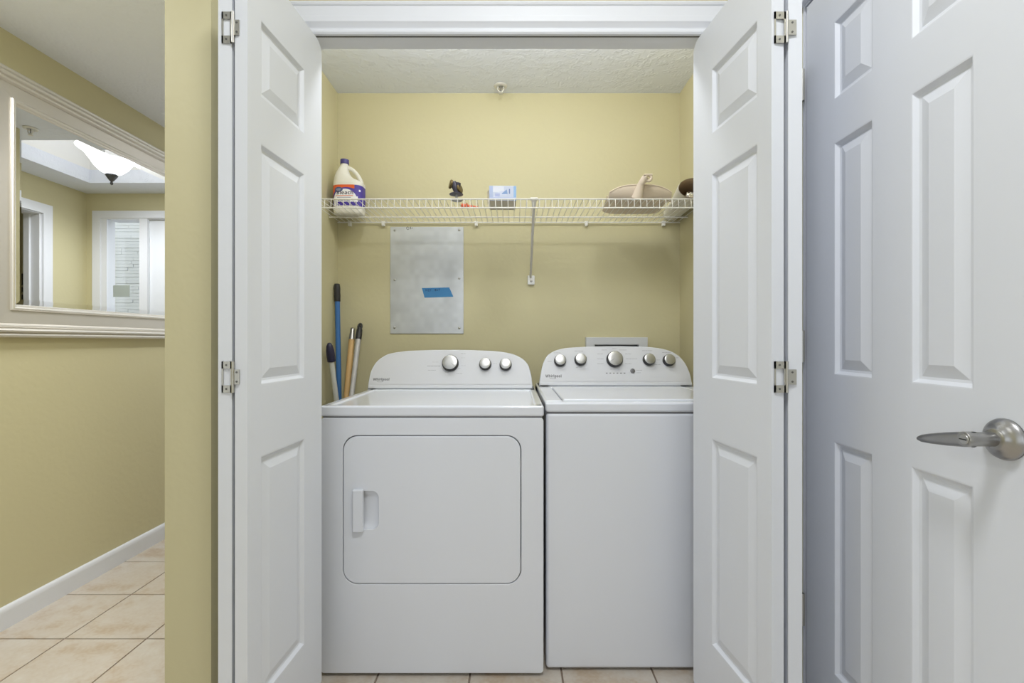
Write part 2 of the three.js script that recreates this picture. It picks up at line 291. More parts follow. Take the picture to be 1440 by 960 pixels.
function logo(k, x, y, size) {                                   // the maker's lettering as printed, with its loop
  k.fillStyle = '#4c4c50'; k.font = `bold ${size}px sans-serif`; k.textAlign = 'left'; k.textBaseline = 'alphabetic'; k.fillText('Whirlpool', x, y);
  k.strokeStyle = '#6a6a6e'; k.lineWidth = size * .07; k.beginPath(); k.ellipse(x + size * 2.1, y + size * .22, size * .9, size * .18, 0, .1, Math.PI - .1); k.stroke();
}
const dash = (k, m, x0, x1, y, wd, c) => { c = c === '#a4a4a8' ? '#88888c' : c; const [a, b] = m(x0, y), [e, f] = m(x1, y); k.strokeStyle = c; k.lineWidth = wd; k.setLineDash([7, 3, 11, 4, 5, 3]); k.beginPath(); k.moveTo(a, b); k.lineTo(e, f); k.stroke(); k.setLineDash([]); };

// ------------------------------------------------------------------ dryer
{
  const x0 = -.640, x1 = .1035, d0 = 1.56, d1 = 2.275, yt = .902;
  const t = thing('dryer', 'white front loading dryer with a square door beside the broom poles', 'dryer', [(x0 + x1) / 2, 0, d0 + .35]);
  const y = (py, d = d0) => HC - (py - CY) / F * d, x = (px, d = d0) => (px - CX) / F * d;
  const yg = y(586.5);                                           // seam between top and cabinet
  // cabinet with an opening for the door
  const X0 = x(482), X1 = x(733), Y0 = y(821), Y1 = y(612), R = .050, yb = .011;
  const rr = (s, a, b, c, e, r) => { s.moveTo(a + r, c); s.lineTo(b - r, c); s.absarc(b - r, c + r, r, -Math.PI / 2, 0, false); s.lineTo(b, e - r); s.absarc(b - r, e - r, r, 0, Math.PI / 2, false); s.lineTo(a + r, e); s.absarc(a + r, e - r, r, Math.PI / 2, Math.PI, false); s.lineTo(a, c + r); s.absarc(a + r, c + r, r, Math.PI, Math.PI * 1.5, false); return s; };
  const fr = rr(new THREE.Shape(), x0 + .001, x1 - .001, yb + .001, yg - .0020, .012); fr.holes.push(rr(new THREE.Path(), X0, X1, Y0, Y1, R));
  const front = new THREE.ExtrudeGeometry(fr, { depth: .018, bevelEnabled: true, bevelThickness: .003, bevelSize: .003, bevelOffset: -.003, bevelSegments: 3, curveSegments: 10 }).translate(0, 0, -d0 - .021);
  const cab = part(t, 'cabinet', merge(toCreasedNormals(plain(front), .12), bx(x0 + .004, x1 - .004, yb + .004, yg - .004, d0 + .020, d1), bx(x0 + .03, x1 - .03, yg - .01, yg + .012, d0 + .02, d1)), M.enamel);
  for (const [fx, fd] of [[x0 + .05, d0 + .06], [x1 - .05, d0 + .06], [x0 + .05, d1 - .06], [x1 - .05, d1 - .06]]) part(t, 'foot', new THREE.CylinderGeometry(.02, .022, .016, 16).translate(fx, .0081, -fd), M.black);
  // door with grip recess
  const hx0 = x(497), hx1 = x(512), hx2 = x(532), hy0 = y(745), hy1 = y(688);
  const ds = rr(new THREE.Shape(), X0 + .0025, X1 - .0025, Y0 + .0025, Y1 - .0025, R - .002);
  const hole = new THREE.Path(); { const a = hx0 + .004, b = hx2, c = hy0 + .004, e = hy1 - .006, r = .022; hole.moveTo(a, c); hole.lineTo(b - r, c); hole.absarc(b - r, c + r, r, -Math.PI / 2, 0, false); hole.lineTo(b, e - r); hole.absarc(b - r, e - r, r, 0, Math.PI / 2, false); hole.lineTo(a, e); hole.lineTo(a, c); }
  ds.holes.push(hole);
  const dg = new THREE.ExtrudeGeometry(ds, { depth: .014, bevelEnabled: true, bevelThickness: .004, bevelSize: .003, bevelOffset: -.003, bevelSegments: 4, curveSegments: 12 }).translate(0, 0, -d0 - .016);
  const door = part(t, 'door', toCreasedNormals(plain(dg), .12), M.enamel);
  // shallow scooped recess behind the grip and the grip itself
  const N = 14, pos = [], idx = [];
  for (let i = 0; i <= N; i++) for (let j = 0; j <= N; j++) { const a = i / N, b = j / N, e = Math.pow(Math.abs(2 * b - 1), 4); pos.push(hx0 - .002 + (hx2 - hx0 + .006) * a, hy0 - .002 + (hy1 - hy0 + .002) * b, -d0 - .003 - .0145 * (1 - a ** 3) * (1 - e)); }
  for (let i = 0; i < N; i++) for (let j = 0; j < N; j++) { const a = i * (N + 1) + j; idx.push(a, a + N + 1, a + N + 2, a, a + N + 2, a + 1); }
  const rg = new THREE.BufferGeometry(); rg.setAttribute('position', new THREE.Float32BufferAttribute(pos, 3)); rg.setIndex(idx); rg.computeVertexNormals();
  sub(door, t, 'grip_recess', rg, M.enamel);
  sub(door, t, 'grip', rbx(hx0, hx1, hy0 - .004, hy1 + .003, d0 - .016, d0 + .002, .005, 4), M.enamel, 'raised white door grip');
  for (const yy of [y(655), y(805) + .03]) sub(door, t, 'door_hinge', bx(X1 - .0035, X1 + .0005, yy - .03, yy + .02, d0 + .001, d0 + .01), M.darkGrey);
  // top: rim round a recessed sheet
  const rim = .030, top = merge(rbx(x0, x1, yg + .002, yt, d0 - .004, d0 + .034, .008, 4), rbx(x0, x0 + rim, yg + .002, yt, d0, d1, .007, 4), rbx(x1 - rim, x1, yg + .002, yt, d0, d1, .007, 4), rbx(x0, x1, yg + .002, yt, 2.07, d1, .006, 3), bx(x0 + .02, x1 - .02, yg + .004, yt - .006, d0 + .01, d1 - .02));
  part(t, 'top_panel', top, M.enamel, 'glossy white top with a raised rim');
  part(t, 'dark_seam_backing', bx(X0 - .02, X1 + .02, Y0 - .02, Y1 + .02, d0 + .0185, d0 + .0198), M.darkGrey);  // dark sheet behind the door gap, makes the seam read dark
  part(t, 'top_seam', bx(x0 + .008, x1 - .008, yg - .004, yg + .004, d0 + .004, d1), M.darkGrey);
  const hb = yt - .001, db = 2.105, th = 20 * Math.PI / 180;
  consoleOf(t, [[516.5, 547], [518, 536], [521, 522.5], [527, 511], [534, 504], [544, 498], [556, 495], [575, 492.7], [604, 491.6], [633, 491.3], [662, 491.6], [690, 492.7], [707, 494.3], [722, 497.5], [735, 504], [743, 513], [747.3, 528], [749.5, 547]], hb, db, th,
    [[633.5, 509, .0345, -.7], [682.5, 511, .0255], [711, 511.5, .0255]], (k, m, s) => {
      const [lx, ly] = m(524.5, 535); logo(k, lx, ly, s * .0158);
      for (const [a, b, y2, w2, c] of [[601, 619, 514.5, 4, '#77777b'], [608, 617, 509, 3, '#aeaeb2'], [602, 613, 520.5, 3.5, '#98989c'], [626, 631, 523, 4, '#88888c'], [644, 648, 518, 3.5, '#98989c'], [642, 650, 525, 3.5, '#9a9a9e'], [648, 655, 497, 4, '#a2a2a6'], [648, 654, 503, 3, '#b4b4b8'], [648, 655, 514, 3, '#b4b4b8'], [693, 699, 511, 3, '#b4b4b8']]) dash(k, m, a, b, y2, w2, c);
    }, M.plastic);
}
// ------------------------------------------------------------------ washer
{
  const x0 = .1105, x1 = .809, d0 = 1.585, d1 = 2.285, yt = .9135;
  const t = thing('washer', 'white top loading washer with five silver knobs', 'washer', [(x0 + x1) / 2, 0, d0 + .35]);
  const y = (py, d = d0) => HC - (py - CY) / F * d;
  const yg = y(580);
  part(t, 'cabinet', merge(rbx(x0 + .002, x1 - .002, .009, yg - .002, d0, d1, .012, 4), bx(x0 + .02, x1 - .02, yg - .012, yg + .012, d0 + .02, d1)), M.enamel);
  for (const [fx, fd] of [[x0 + .05, d0 + .06], [x1 - .05, d0 + .06], [x0 + .05, d1 - .06], [x1 - .05, d1 - .06]]) part(t, 'foot', new THREE.CylinderGeometry(.02, .022, .02, 16).translate(fx, .0101, -fd), M.black);
  part(t, 'top_seam', bx(x0 + .008, x1 - .008, yg - .004, yg + .004, d0 + .004, d1), M.darkGrey);
  const sl = .060, dBack = 2.09;
  part(t, 'top_panel', merge(rbx(x0, x0 + sl, yg + .002, yt, d0 + .02, d1, .007, 4), rbx(x1 - sl, x1, yg + .002, yt, d0 + .02, d1, .007, 4), rbx(x0, x1, yg + .002, yt, dBack, d1, .006, 3), rbx(x0, x1, yg + .0015, yt - .004, d0 - .003, d0 + .06, .008, 4), bx(x0 + .02, x1 - .02, yg + .003, yt - .012, d0 + .03, d1 - .02)), M.enamel);
  part(t, 'lid', merge(rbx(x0 + sl + .004, x1 - sl - .004, yt - .014, yt + .001, d0 + .034, dBack - .004, .006, 4), rbx(x0 + sl + .004, x1 - sl - .004, yt - .016, yt + .003, d0 + .034, d0 + .085, .007, 4)), M.enamel, 'wide flat washer lid');
  const hb = yt - .001, db = 2.125, th = 20 * Math.PI / 180;
  consoleOf(t, [[758, 542], [760, 527], [763.5, 511], [769.5, 499.5], [780.5, 492.5], [796, 488.8], [822, 487], [866, 486.2], [910, 487.2], [931, 489.8], [945, 494], [956, 501], [964.5, 511.5], [970.5, 525], [974, 542]], hb, db, th,
    [[787.5, 506, .0255], [816, 504.5, .0255], [864, 503.5, .0345, 3.7], [912, 504.5, .0255], [940, 505.5, .0255]], (k, m, s) => {
      const [lx, ly] = m(767, 530.5); logo(k, lx, ly, s * .0158);
      for (let i = 0; i < 6; i++) { const [a, b] = m(852 + i * 5, 524.7); k.fillStyle = '#6c6c70'; k.fillRect(a, b - 5, 17, 8); }
      const lines = [[840, 848, 497.5], [840, 849, 504.5], [840, 849, 511.3], [879, 888, 497.5], [880, 896, 504.5], [879, 888, 511.3], [861, 867, 490], [846, 853, 492], [871, 881, 492], [858, 872, 519], [808, 820, 493.4], [810, 819, 516.5], [777, 788, 496], [770, 776, 508], [903, 917, 493], [931, 944, 495.5], [950, 954, 503], [923, 928, 506], [921, 929, 512.5], [895, 903, 520.5], [895, 901, 524]];
      for (const [a, b, y2] of lines) dash(k, m, a, b, y2, 3.2, '#a4a4a8');
    }, M.plastic);
  const [bu, bv] = onFace(889.5, 521.5, hb, db, th);
  const carry = (g) => g.applyMatrix4(new THREE.Matrix4().makeRotationX(-th)).translate(0, hb, -db);
  const b = part(t, 'start_button', carry(lathe([[0, 0], [.0108, 0], [.0108, .003], [.0098, .005], [0, .005]], 28).rotateX(Math.PI / 2).translate(bu, bv, .001)), std(lin(.17, .17, .18), .4, .5), 'small round dark grey button');
}
// ------------------------------------------------------------------ things on the closet's back wall
const bw = (px, py) => at(px, py, CB);                          // a pixel on the back wall
{
  const a = bw(549, 319), b = bw(652, 469), t = thing('breaker_panel_cover', 'grey metal breaker panel cover screwed to closet back wall', 'panel cover', [(a.x + b.x) / 2, b.y, CB]);
  part(t, 'plate', metric(rbx(a.x, b.x, b.y, a.y, CB - .005, CB, .0015, 2)), M.galv);
  for (const [px, py] of [[555.5, 324], [646, 323.5], [555.5, 393.5], [646, 391.5], [555.3, 460.5], [646, 461]]) { const p = bw(px, py); part(t, 'screw', lathe([[0, 0], [.0065, 0], [.005, .003], [0, .0042]], 16).rotateX(Math.PI / 2).translate(p.x, p.y, -(CB - .005)), M.chrome); }
  // marker scribble near the top edge
  const c = bw(572, 321), mk = std(lin(.05, .045, .04), .7), k = .0037;
  const st = (pts) => tube(pts.map(([x, y]) => new THREE.Vector3(c.x + x * k, c.y - y * k, -(CB - .0053))), .0011, 16, 5);
  part(t, 'marker_note', merge(st([[3, -1.4], [.6, -1.6], [0, .6], [1.4, 2.2], [3.4, 1.4], [3.2, -.8]]), st([[4.4, -1.2], [6.2, -1.6], [5.6, .2], [6.8, .6], [5, 1.4]]), st([[8.4, -.8], [8.6, .8]])), mk, 'small black marker scribble');
}
{
  const c = [[593.5, 405], [632, 404.2], [637.8, 417.3], [597.3, 418.6]].map(([x, y]) => bw(x, y));
  const o = c[3], s = new THREE.Shape(c.map((p) => new THREE.Vector2(p.x - o.x, p.y - o.y)));
  const t = thing('masking_tape', 'strip of blue masking tape with handwriting on grey panel', 'tape', [o.x, o.y, CB - .005]);
  const g = new THREE.ExtrudeGeometry(s, { depth: .0009, bevelEnabled: false }).translate(o.x, o.y, -(CB - .0051));
  part(t, 'strip', g, std(lin(.055, .23, .50), .65));
  const ink = std(lin(.02, .05, .16), .7), z = -(CB - .0062), k = CB / F, q = bw(599, 406.6);
  const st = (pts) => tube(pts.map(([x, y]) => new THREE.Vector3(q.x + x * k, q.y - y * k, z)), .0010, 14, 5);
  part(t, 'handwriting', merge(st([[0, 0], [.2, 3]]), st([[.1, 1.5], [1.8, 1.3]]), st([[1.9, 0], [2, 2.8]]), st([[3, .2], [4.6, .1], [3.2, 2.8], [5, 2.7]]), st([[5.6, .1], [6.4, 1.4]]), st([[7.6, -.1], [6.4, 1.5], [6.2, 3.2]]),
    st([[13, -.2], [13.1, 2.6]]), st([[13, -.1], [14.6, .3], [13.2, 1.1], [14.8, 1.9], [13.1, 2.6]]), st([[16, .2], [15.6, 1.6], [17, 1.8], [17.2, .3]]), st([[18.2, -.3], [20.4, -.4]]), st([[19.3, -.3], [19.3, 2.2]])), ink, 'dark ink handwriting');
}
{
  const a = bw(823, 474.2), b = bw(908.5, 474.2), yb = .90, p = bw(835, 484.6), q = bw(896, 484.6);
  const t = thing('outlet_box', 'white recessed wall box behind the washer console', 'wall box', [(a.x + b.x) / 2, yb, CB]);
  const fr = new THREE.Shape([[a.x, yb], [b.x, yb], [b.x, a.y], [a.x, a.y]].map((v) => new THREE.Vector2(...v)));
  fr.holes.push(new THREE.Path([[p.x, yb + .03], [p.x, p.y], [q.x, p.y], [q.x, yb + .03]].map((v) => new THREE.Vector2(...v))));
  part(t, 'face_frame', new THREE.ExtrudeGeometry(fr, { depth: .028, bevelEnabled: true, bevelThickness: .003, bevelSize: .002, bevelOffset: -.002, bevelSegments: 2 }).translate(0, 0, -(CB - .001)), M.plastic);
  part(t, 'shaded_box_back', bx(p.x - .005, q.x + .005, yb + .02, p.y + .005, CB - .004, CB - .0005), M.darkGrey);  // dark grey stands in for the shade inside the recess
  for (const fx of [.3, .7]) part(t, 'valve', merge(new THREE.CylinderGeometry(.009, .009, .07, 14).translate(p.x + (q.x - p.x) * fx, yb + .08, -(CB - .02))), M.nickel);
}
// sprinkler heads: escutcheon, frame arms, deflector
function sprinkler(x, y, d, label) {
  const t = thing('fire_sprinkler', label, 'sprinkler', [x, y, d]);
  const mv = (g) => g.translate(x, y, -d), m = std(lin(.72, .71, .68), .4, .2);
  part(t, 'escutcheon', mv(lathe([[.014, -.002], [.018, -.010], [.030, -.008], [.034, -.003], [.034, 0], [0, 0]], 32)), m);
  part(t, 'frame', mv(merge(tube([new THREE.Vector3(-.013, -.004, 0), new THREE.Vector3(-.015, -.020, 0), new THREE.Vector3(-.004, -.036, 0)], .0033, 14, 8), tube([new THREE.Vector3(.013, -.004, 0), new THREE.Vector3(.015, -.020, 0), new THREE.Vector3(.004, -.036, 0)], .0033, 14, 8), new THREE.CylinderGeometry(.0045, .0045, .008, 12).translate(0, -.036, 0))), m);
  part(t, 'bulb', mv(new THREE.CylinderGeometry(.0025, .0025, .030, 10).translate(0, -.018, 0)), std(lin(.2, .19, .18), .3));
  part(t, 'deflector', mv(lathe([[0, -.0415], [.012, -.0415], [.0125, -.0400], [0, -.0398]], 20)), m);
}
sprinkler(-.061, CCEIL, 2.375, 'white fire sprinkler head on closet ceiling');
sprinkler(-1.194, HCEIL, 2.673, 'white fire sprinkler head on hall ceiling, seen in mirror');

// ------------------------------------------------------------------ wire shelf
const SH = 1.736, SF = 2.039, SBk = 2.436;
{
  const t = thing('wire_shelf', 'white ventilated wire shelf spanning the closet back wall', 'shelf', [-.02, SH - .045, SBk]);
  const x0 = -.909, x1 = .868, rr = .0031;
  const bar = (y, d) => rod(V(x0, y, d), V(x1, y, d), rr, rr, 10);
  for (const [y, d] of [[SH - .003, SF], [SH - .041, SF - .002], [SH - .0055, 2.325], [SH - .003, SBk]]) part(t, 'rod', bar(y, d), M.wire);
  const w = tube([V(0, SH, SBk + .004), V(0, SH, SF + .02), V(0, SH - .0002, SF + .004), V(0, SH - .003, SF - .0035), V(0, SH - .008, SF - .005), V(0, SH - .044, SF - .0065)], .0014, 20, 6);
  const n = 65; for (let i = 0; i < n; i++) { const x = x0 + .012 + i * (x1 - x0 - .024) / (n - 1); part(t, 'wire', w.clone().translate(x, 0, 0), M.wire); }
  for (const px of [493, 540, 670, 824, 932]) {
    const p = at(px, 312, CB), c = (SBk);
    part(t, 'wall_clip', merge(rbx(p.x - .008, p.x + .008, SH - .022, SH + .002, c - .006, CB, .003, 2), new THREE.CylinderGeometry(.0065, .0065, .018, 12).rotateZ(Math.PI / 2).translate(p.x, SH - .003, -c)), M.wire);
  }
  const bxx = .0925, p0 = V(bxx, SH - .004, SF - .001), p1 = V(bxx, 1.448, CB - .012);
  const br = part(t, 'brace', merge(rod(p0.clone().add(new THREE.Vector3(0, -.03, -.02)), p1, .0066, .0062, 12), rod(p0, p0.clone().add(new THREE.Vector3(0, -.036, -.024)), .012, .0066, 12)), std(lin(.66, .64, .61), .45), 'grey diagonal support brace');
  sub(br, t, 'brace_hook', rbx(bxx - .017, bxx + .017, SH - .008, SH + .003, SF - .010, SF + .008, .004, 2), M.wire);
  const pc = at(746.8, 393.5, CB); sub(br, t, 'wall_foot', rbx(pc.x - .0185, pc.x + .0185, pc.y - .026, pc.y + .022, CB - .014, CB, .005, 3), std(lin(.88, .88, .88), .4), 'white brace foot');
  sub(br, t, 'foot_screw', lathe([[0, 0], [.007, 0], [.006, .003], [0, .004]], 14).rotateX(Math.PI / 2).translate(pc.x, pc.y - .008, -(CB - .014)), M.nickel);
}
const SY = SH + .0017;                                          // where things stand on the wires
// ------------------------------------------------------------------ bleach jug
{
  const cx = -.812, cd = 2.335, t = thing('bleach_jug', 'white bleach jug with navy cap and orange and purple label', 'bottle', [cx, SY, cd]);
  const sec = (s, y, hw, hd, ox, n = 40, pw = 3.2) => { const r = []; for (let i = 0; i <= n; i++) { const a = i / n * 2 * Math.PI - Math.PI / 2, c = Math.cos(a), q = Math.sin(a), k = 2 / pw; r.push([cx + ox + hw * Math.sign(c) * Math.abs(c) ** k, SY + y, -cd + -hd * Math.sign(-q) * Math.abs(q) ** k * -1 * -1, i / n, s]); } return r; };
  const byArc = (r) => { let L = [0]; for (let i = 1; i < r.length; i++) L.push(L[i - 1] + Math.hypot(r[i][0] - r[i - 1][0], r[i][2] - r[i - 1][2])); const all = L[L.length - 1]; r.forEach((p, i) => { p[3] = L[i] / all; }); return r; };
  const loft = (rows, capB, capT) => {
    const pos = [], uv = [], idx = [], n = rows[0].length;
    for (const r of rows) for (const [x, y, z, u, v] of r) { pos.push(x, y, z); uv.push(u, v); }
    for (let k = 0; k + 1 < rows.length; k++) for (let i = 0; i + 1 < n; i++) { const a = k * n + i; idx.push(a, a + n, a + n + 1, a, a + n + 1, a + 1); }
    for (const [cap, k, flip] of [[capB, 0, 1], [capT, rows.length - 1, 0]]) if (cap) { const r = rows[k], m = pos.length / 3; pos.push(cx + cap[0], r[0][1], -cd); uv.push(.5, .5); for (let i = 0; i + 1 < n; i++) idx.push(...(flip ? [k * n + i, k * n + i + 1, m] : [k * n + i + 1, k * n + i, m])); }
    const g = new THREE.BufferGeometry(); g.setAttribute('position', new THREE.Float32BufferAttribute(pos, 3)); g.setAttribute('uv', new THREE.Float32BufferAttribute(uv, 2)); g.setIndex(idx); g.computeVertexNormals(); return g;
  };
  const S = [[0, .060, .040, 0, 2.6], [.004, .067, .047, 0, 3], [.012, .0715, .051, 0, 3.2], [.035, .0735, .053, 0, 3.4], [.0385, .0722, .052, 0, 3.4], [.141, .0722, .052, 0, 3.4], [.1445, .0735, .053, 0, 3.4], [.157, .0730, .053, 0, 3.3], [.165, .0690, .052, -.0035, 3.0], [.172, .0605, .050, -.0115, 2.8], [.180, .0510, .047, -.0205, 2.5], [.192, .0415, .043, -.0275, 2.4], [.207, .0335, .038, -.0310, 2.3], [.230, .0245, .028, -.0300, 2.1], [.246, .0195, .021, -.0265, 2], [.254, .0180, .0185, -.0245, 2], [.262, .0175, .0175, -.024, 2]];
  const jm = std(lin(.80, .78, .72), .42);
  const handle = tube([[-.024, .243], [-.006, .240], [.016, .229], [.037, .208], [.052, .184], [.060, .163], [.058, .146]].map(([x, y]) => V(cx + x, SY + y, cd)), .0095, 32, 14);
  part(t, 'body', merge(loft(S.map(([y, hw, hd, ox, pw]) => sec(0, y, hw, hd, ox, 40, pw)), [0], [-.024]), handle), jm);
  part(t, 'cap', merge(new THREE.CylinderGeometry(.0205, .0212, .022, 30).translate(cx - .024, SY + .2685, -cd)), std(lin(.055, .045, .20), .45), 'navy blue screw cap');
  const lab = canvasTex(1024, 320, (k, w, h) => {
    k.fillStyle = '#4a3a9c'; k.fillRect(0, 0, w, h);
    const F0 = w * .30;                                           // the front face of the wrap, then its right side
    k.save(); k.translate(F0, 0); k.scale(.80, 1);
    k.fillStyle = '#e2622c'; k.fillRect(0, 0, w * .37, 58); k.fillRect(0, 0, 92, h * .62); k.fillStyle = '#3a1c1c'; k.fillRect(0, h * .80, 110, h * .2);
    k.fillStyle = '#4a3a9c'; k.beginPath(); k.ellipse(262, 230, 232, 190, 0, 0, 7); k.fill();
    k.fillStyle = '#eeeef2'; k.beginPath(); k.ellipse(240, 236, 176, 172, 0, 0, 7); k.fill();
    k.fillStyle = '#4a3a9c'; k.fillRect(120, 252, 330, 80); k.fillStyle = '#eeeef2'; k.fillRect(96, 176, 330, 86);
    k.fillStyle = '#e2622c'; k.fillRect(110, 164, 250, 9);
    k.fillStyle = '#4b5a86'; k.beginPath(); k.ellipse(150, 74, 62, 40, 0, 0, 7); k.fill();
    k.fillStyle = '#c9d0e2'; k.fillRect(112, 66, 72, 7); k.fillRect(122, 82, 54, 6);
    k.fillStyle = '#35304f'; k.font = 'bold 78px sans-serif'; k.textAlign = 'left'; k.fillText('Bleach', 116, 150);
    k.fillStyle = '#8f8fae'; for (let i = 0; i < 3; i++) k.fillRect(130, 190 + i * 24, 200 + 40 * (i % 2), 10);
    k.fillStyle = '#f0f0f6'; k.fillRect(440, 70, 26, 30); k.restore();
  });
  const rowsL = [[.0390, 0], [.1405, 1]].map(([y, v]) => byArc(sec(v, y, .0731, .0528, 0, 120, 3.4)));
  const lg = loft(rowsL); { const u = lg.attributes.uv; for (let i = 0; i < u.count; i++) u.setX(i, 1 - u.getX(i)); }
  const sl = part(t, 'label', lg, std(0xffffff, .5, 0, { map: lab }), 'orange, purple and white bleach label');
}
// ------------------------------------------------------------------ small things on the shelf
{
  const p = at(641, 279, 2.075), t = thing('caster', 'small dark caster with two bronze discs on wire shelf', 'caster', [p.x, SY, 2.075]);
  const c = V(p.x, SY + .062, 2.075), dk = std(lin(.055, .05, .075), .35, .3), bz = std(lin(.16, .115, .045), .35, .6);
  const y = new THREE.Vector3(0, 1, 0);
  for (const [s, a] of [[-1, .1], [1, -.2]]) part(t, 'wheel', along(lathe([[0, -.005], [.018, -.005], [.0205, -.003], [.0205, .003], [.018, .005], [0, .005]], 28), c.clone().add(new THREE.Vector3(s * .020 - .002, s < 0 ? .010 : -.010, .002)), new THREE.Vector3(Math.cos(a) * s, .22, .42)), bz, 'bronze coloured disc');
  part(t, 'yoke', merge(rod(c.clone().add(new THREE.Vector3(-.012, .016, .004)), c.clone().add(new THREE.Vector3(.006, -.030, .004)), .0150, .0115), rod(c.clone().add(new THREE.Vector3(.012, .014, .006)), c.clone().add(new THREE.Vector3(.004, -.028, .004)), .0115, .010)), dk);
  part(t, 'mounting_plate', lathe([[0, 0], [.030, 0], [.030, .003], [0, .003]], 24).translate(c.x + .002, SY + .026, c.z), std(lin(.10, .10, .14), .35, .6));
  part(t, 'base_plate', lathe([[0, 0], [.026, 0], [.026, .0035], [0, .0035]], 24).translate(c.x + .004, SY, c.z), M.nickel);
  part(t, 'stem', rod(V(c.x + .003, SY + .001, 2.075), V(c.x + .003, SY + .045, 2.075), .006, .006), M.chrome);
}
{
  const a = at(648, 287, 2.18), t = thing('plastic_peg', 'short tapered orange plastic peg lying on wire shelf', 'peg', [a.x, SY, 2.18]);
  part(t, 'shaft', along(lathe([[0, 0], [.0085, .001], [.0095, .006], [.0095, .03], [.0075, .034], [.0065, .055], [.002, .085], [0, .0855]], 18), V(a.x, SY + .0096, 2.185), new THREE.Vector3(1, -.04, -.18)), std(lin(.72, .13, .045), .45));
  part(t, 'collar', along(lathe([[0, 0], [.0112, 0], [.0112, .006], [0, .006]], 18), V(a.x + .024, SY + .0112, 2.1893), new THREE.Vector3(1, -.04, -.18)), std(lin(.60, .10, .035), .5));
}
{
  const x0 = at(687, 282, 2.07).x, x1 = at(725.5, 282, 2.07).x, t = thing('sheet_box', 'pale blue printed carton of dryer sheets on wire shelf', 'box', [(x0 + x1) / 2, SY, 2.15]);
  const w = x1 - x0, h = .066, dp = .150, prt = canvasTex(512, 288, (k, W, H) => {
    k.fillStyle = '#c2cae0'; k.fillRect(0, 0, W, H); k.fillStyle = '#a9b6d8'; k.fillRect(0, 0, 70, H); k.fillStyle = '#d8dcea'; k.fillRect(70, 16, 210, 110);
    k.fillStyle = '#c9cfe6'; k.beginPath(); k.moveTo(70, 230); k.quadraticCurveTo(200, 60, 330, 110); k.lineTo(330, 190); k.quadraticCurveTo(200, 150, 70, H); k.fill();
    k.fillStyle = '#7f9bcb'; k.beginPath(); k.moveTo(238, 150); k.lineTo(330, 70); k.lineTo(350, 160); k.lineTo(238, 165); k.fill(); k.fillStyle = '#6e82b8'; k.fillRect(372, 60, 22, 96); k.fillStyle = '#8fb1dc'; k.fillRect(460, 0, 52, H); k.fillStyle = '#aab4dd'; k.fillRect(110, 150, 90, 60); k.fillStyle = '#b4bfe2'; k.fillRect(0, 226, W, 40);
    k.fillStyle = '#b9c3dc'; for (let i = 0; i < 9; i++) k.fillRect(250 + i * 21, 190 + (i % 3) * 8, 14, 8);
  });
  const g = new RoundedBoxGeometry(w, h, dp, 2, .002), kraft = std(lin(.66, .61, .52), .8), blue = std(lin(.62, .68, .82), .55), fm = std(0xffffff, .5, 0, { map: prt });
  const box = new THREE.Mesh(g, [kraft, kraft, blue, kraft, fm, blue]); box.name = 'carton'; t.add(box); box.position.y = h / 2; box.userData.label = 'printed carton with kraft underside';
  const flap = mesh('open_flap', new THREE.BoxGeometry(.0012, h * .9, .05).translate(-.0006, 0, 0), kraft, t); flap.position.set(-w / 2 - .001, h * .47, .03); flap.rotation.y = .28;
  t.rotation.y = .03;
}
{ // dustpan lying with its mouth to the wall, handle raised towards the room
  const t = thing('dustpan', 'beige plastic dustpan with raised hanging handle on wire shelf', 'dustpan', [.58, SY, 2.19]);
  const m = std(lin(.68, .58, .475), .5), N = 24, pos = [], idx = [];
  // shell: across a, from mouth (k=0) up over the back wall (k=last)
  const rows = [[2.30, .0012, .141], [2.22, .0012, .142], [2.14, .0015, .142], [2.105, .006, .143], [2.085, .022, .141], [2.078, .045, .140], [2.075, .060, .139], [2.076, .070, .138]];
  rows.forEach(([d, h, hw], k) => { for (let i = 0; i <= N; i++) { const a = i / N * 2 - 1, e = Math.abs(a) ** 6, lift = k < 3 ? e * (.012 + .034 * (2.31 - d) / .2) : 0, sag = k >= 5 ? -.030 * (k - 4) / 3 * Math.abs(a) ** 3.2 : 0; pos.push(.569 + (d - 2.08) * .05 + hw * a, SY + h + lift + sag, -(d + .012 * a * a * (k >= 3 ? 1 : 0))); } });
  for (let k = 0; k + 1 < rows.length; k++) for (let i = 0; i < N; i++) { const a = k * (N + 1) + i; idx.push(a, a + 1, a + N + 2, a, a + N + 2, a + N + 1); }
  const g = new THREE.BufferGeometry(); g.setAttribute('position', new THREE.Float32BufferAttribute(pos, 3)); g.setIndex(idx); g.computeVertexNormals();
  const inner = g.clone(), ip = inner.attributes.position; for (let i = 0; i < ip.count; i++) ip.setXYZ(i, .58 + (ip.getX(i) - .58) * .986, ip.getY(i) + .0022, ip.getZ(i) - .0026);
  part(t, 'pan', merge(g, inner), m);
  const rimPts = []; for (let i = 0; i <= N; i++) { const q = ((rows.length - 1) * (N + 1) + i) * 3; rimPts.push(new THREE.Vector3(pos[q], pos[q + 1], pos[q + 2])); }
  part(t, 'rim', tube(rimPts, .0032, 40, 8), m);
  const hp = [V(.558, SY + .050, 2.070), V(.563, SY + .066, 2.063), V(.572, SY + .082, 2.053), V(.580, SY + .094, 2.045)];
  const hd = tube(hp, .0150, 20, 12), ring = new THREE.TorusGeometry(.0125, .0062, 12, 28).translate(.591, SY + .089, -2.046);
  part(t, 'handle', merge(hd, rod(V(.553, SY + .014, 2.087), V(.564, SY + .070, 2.062), .025, .0148, 18), ring, rbx(.572, .608, SY + .0985, SY + .1065, 2.038, 2.054, .0035, 3)), m);
}
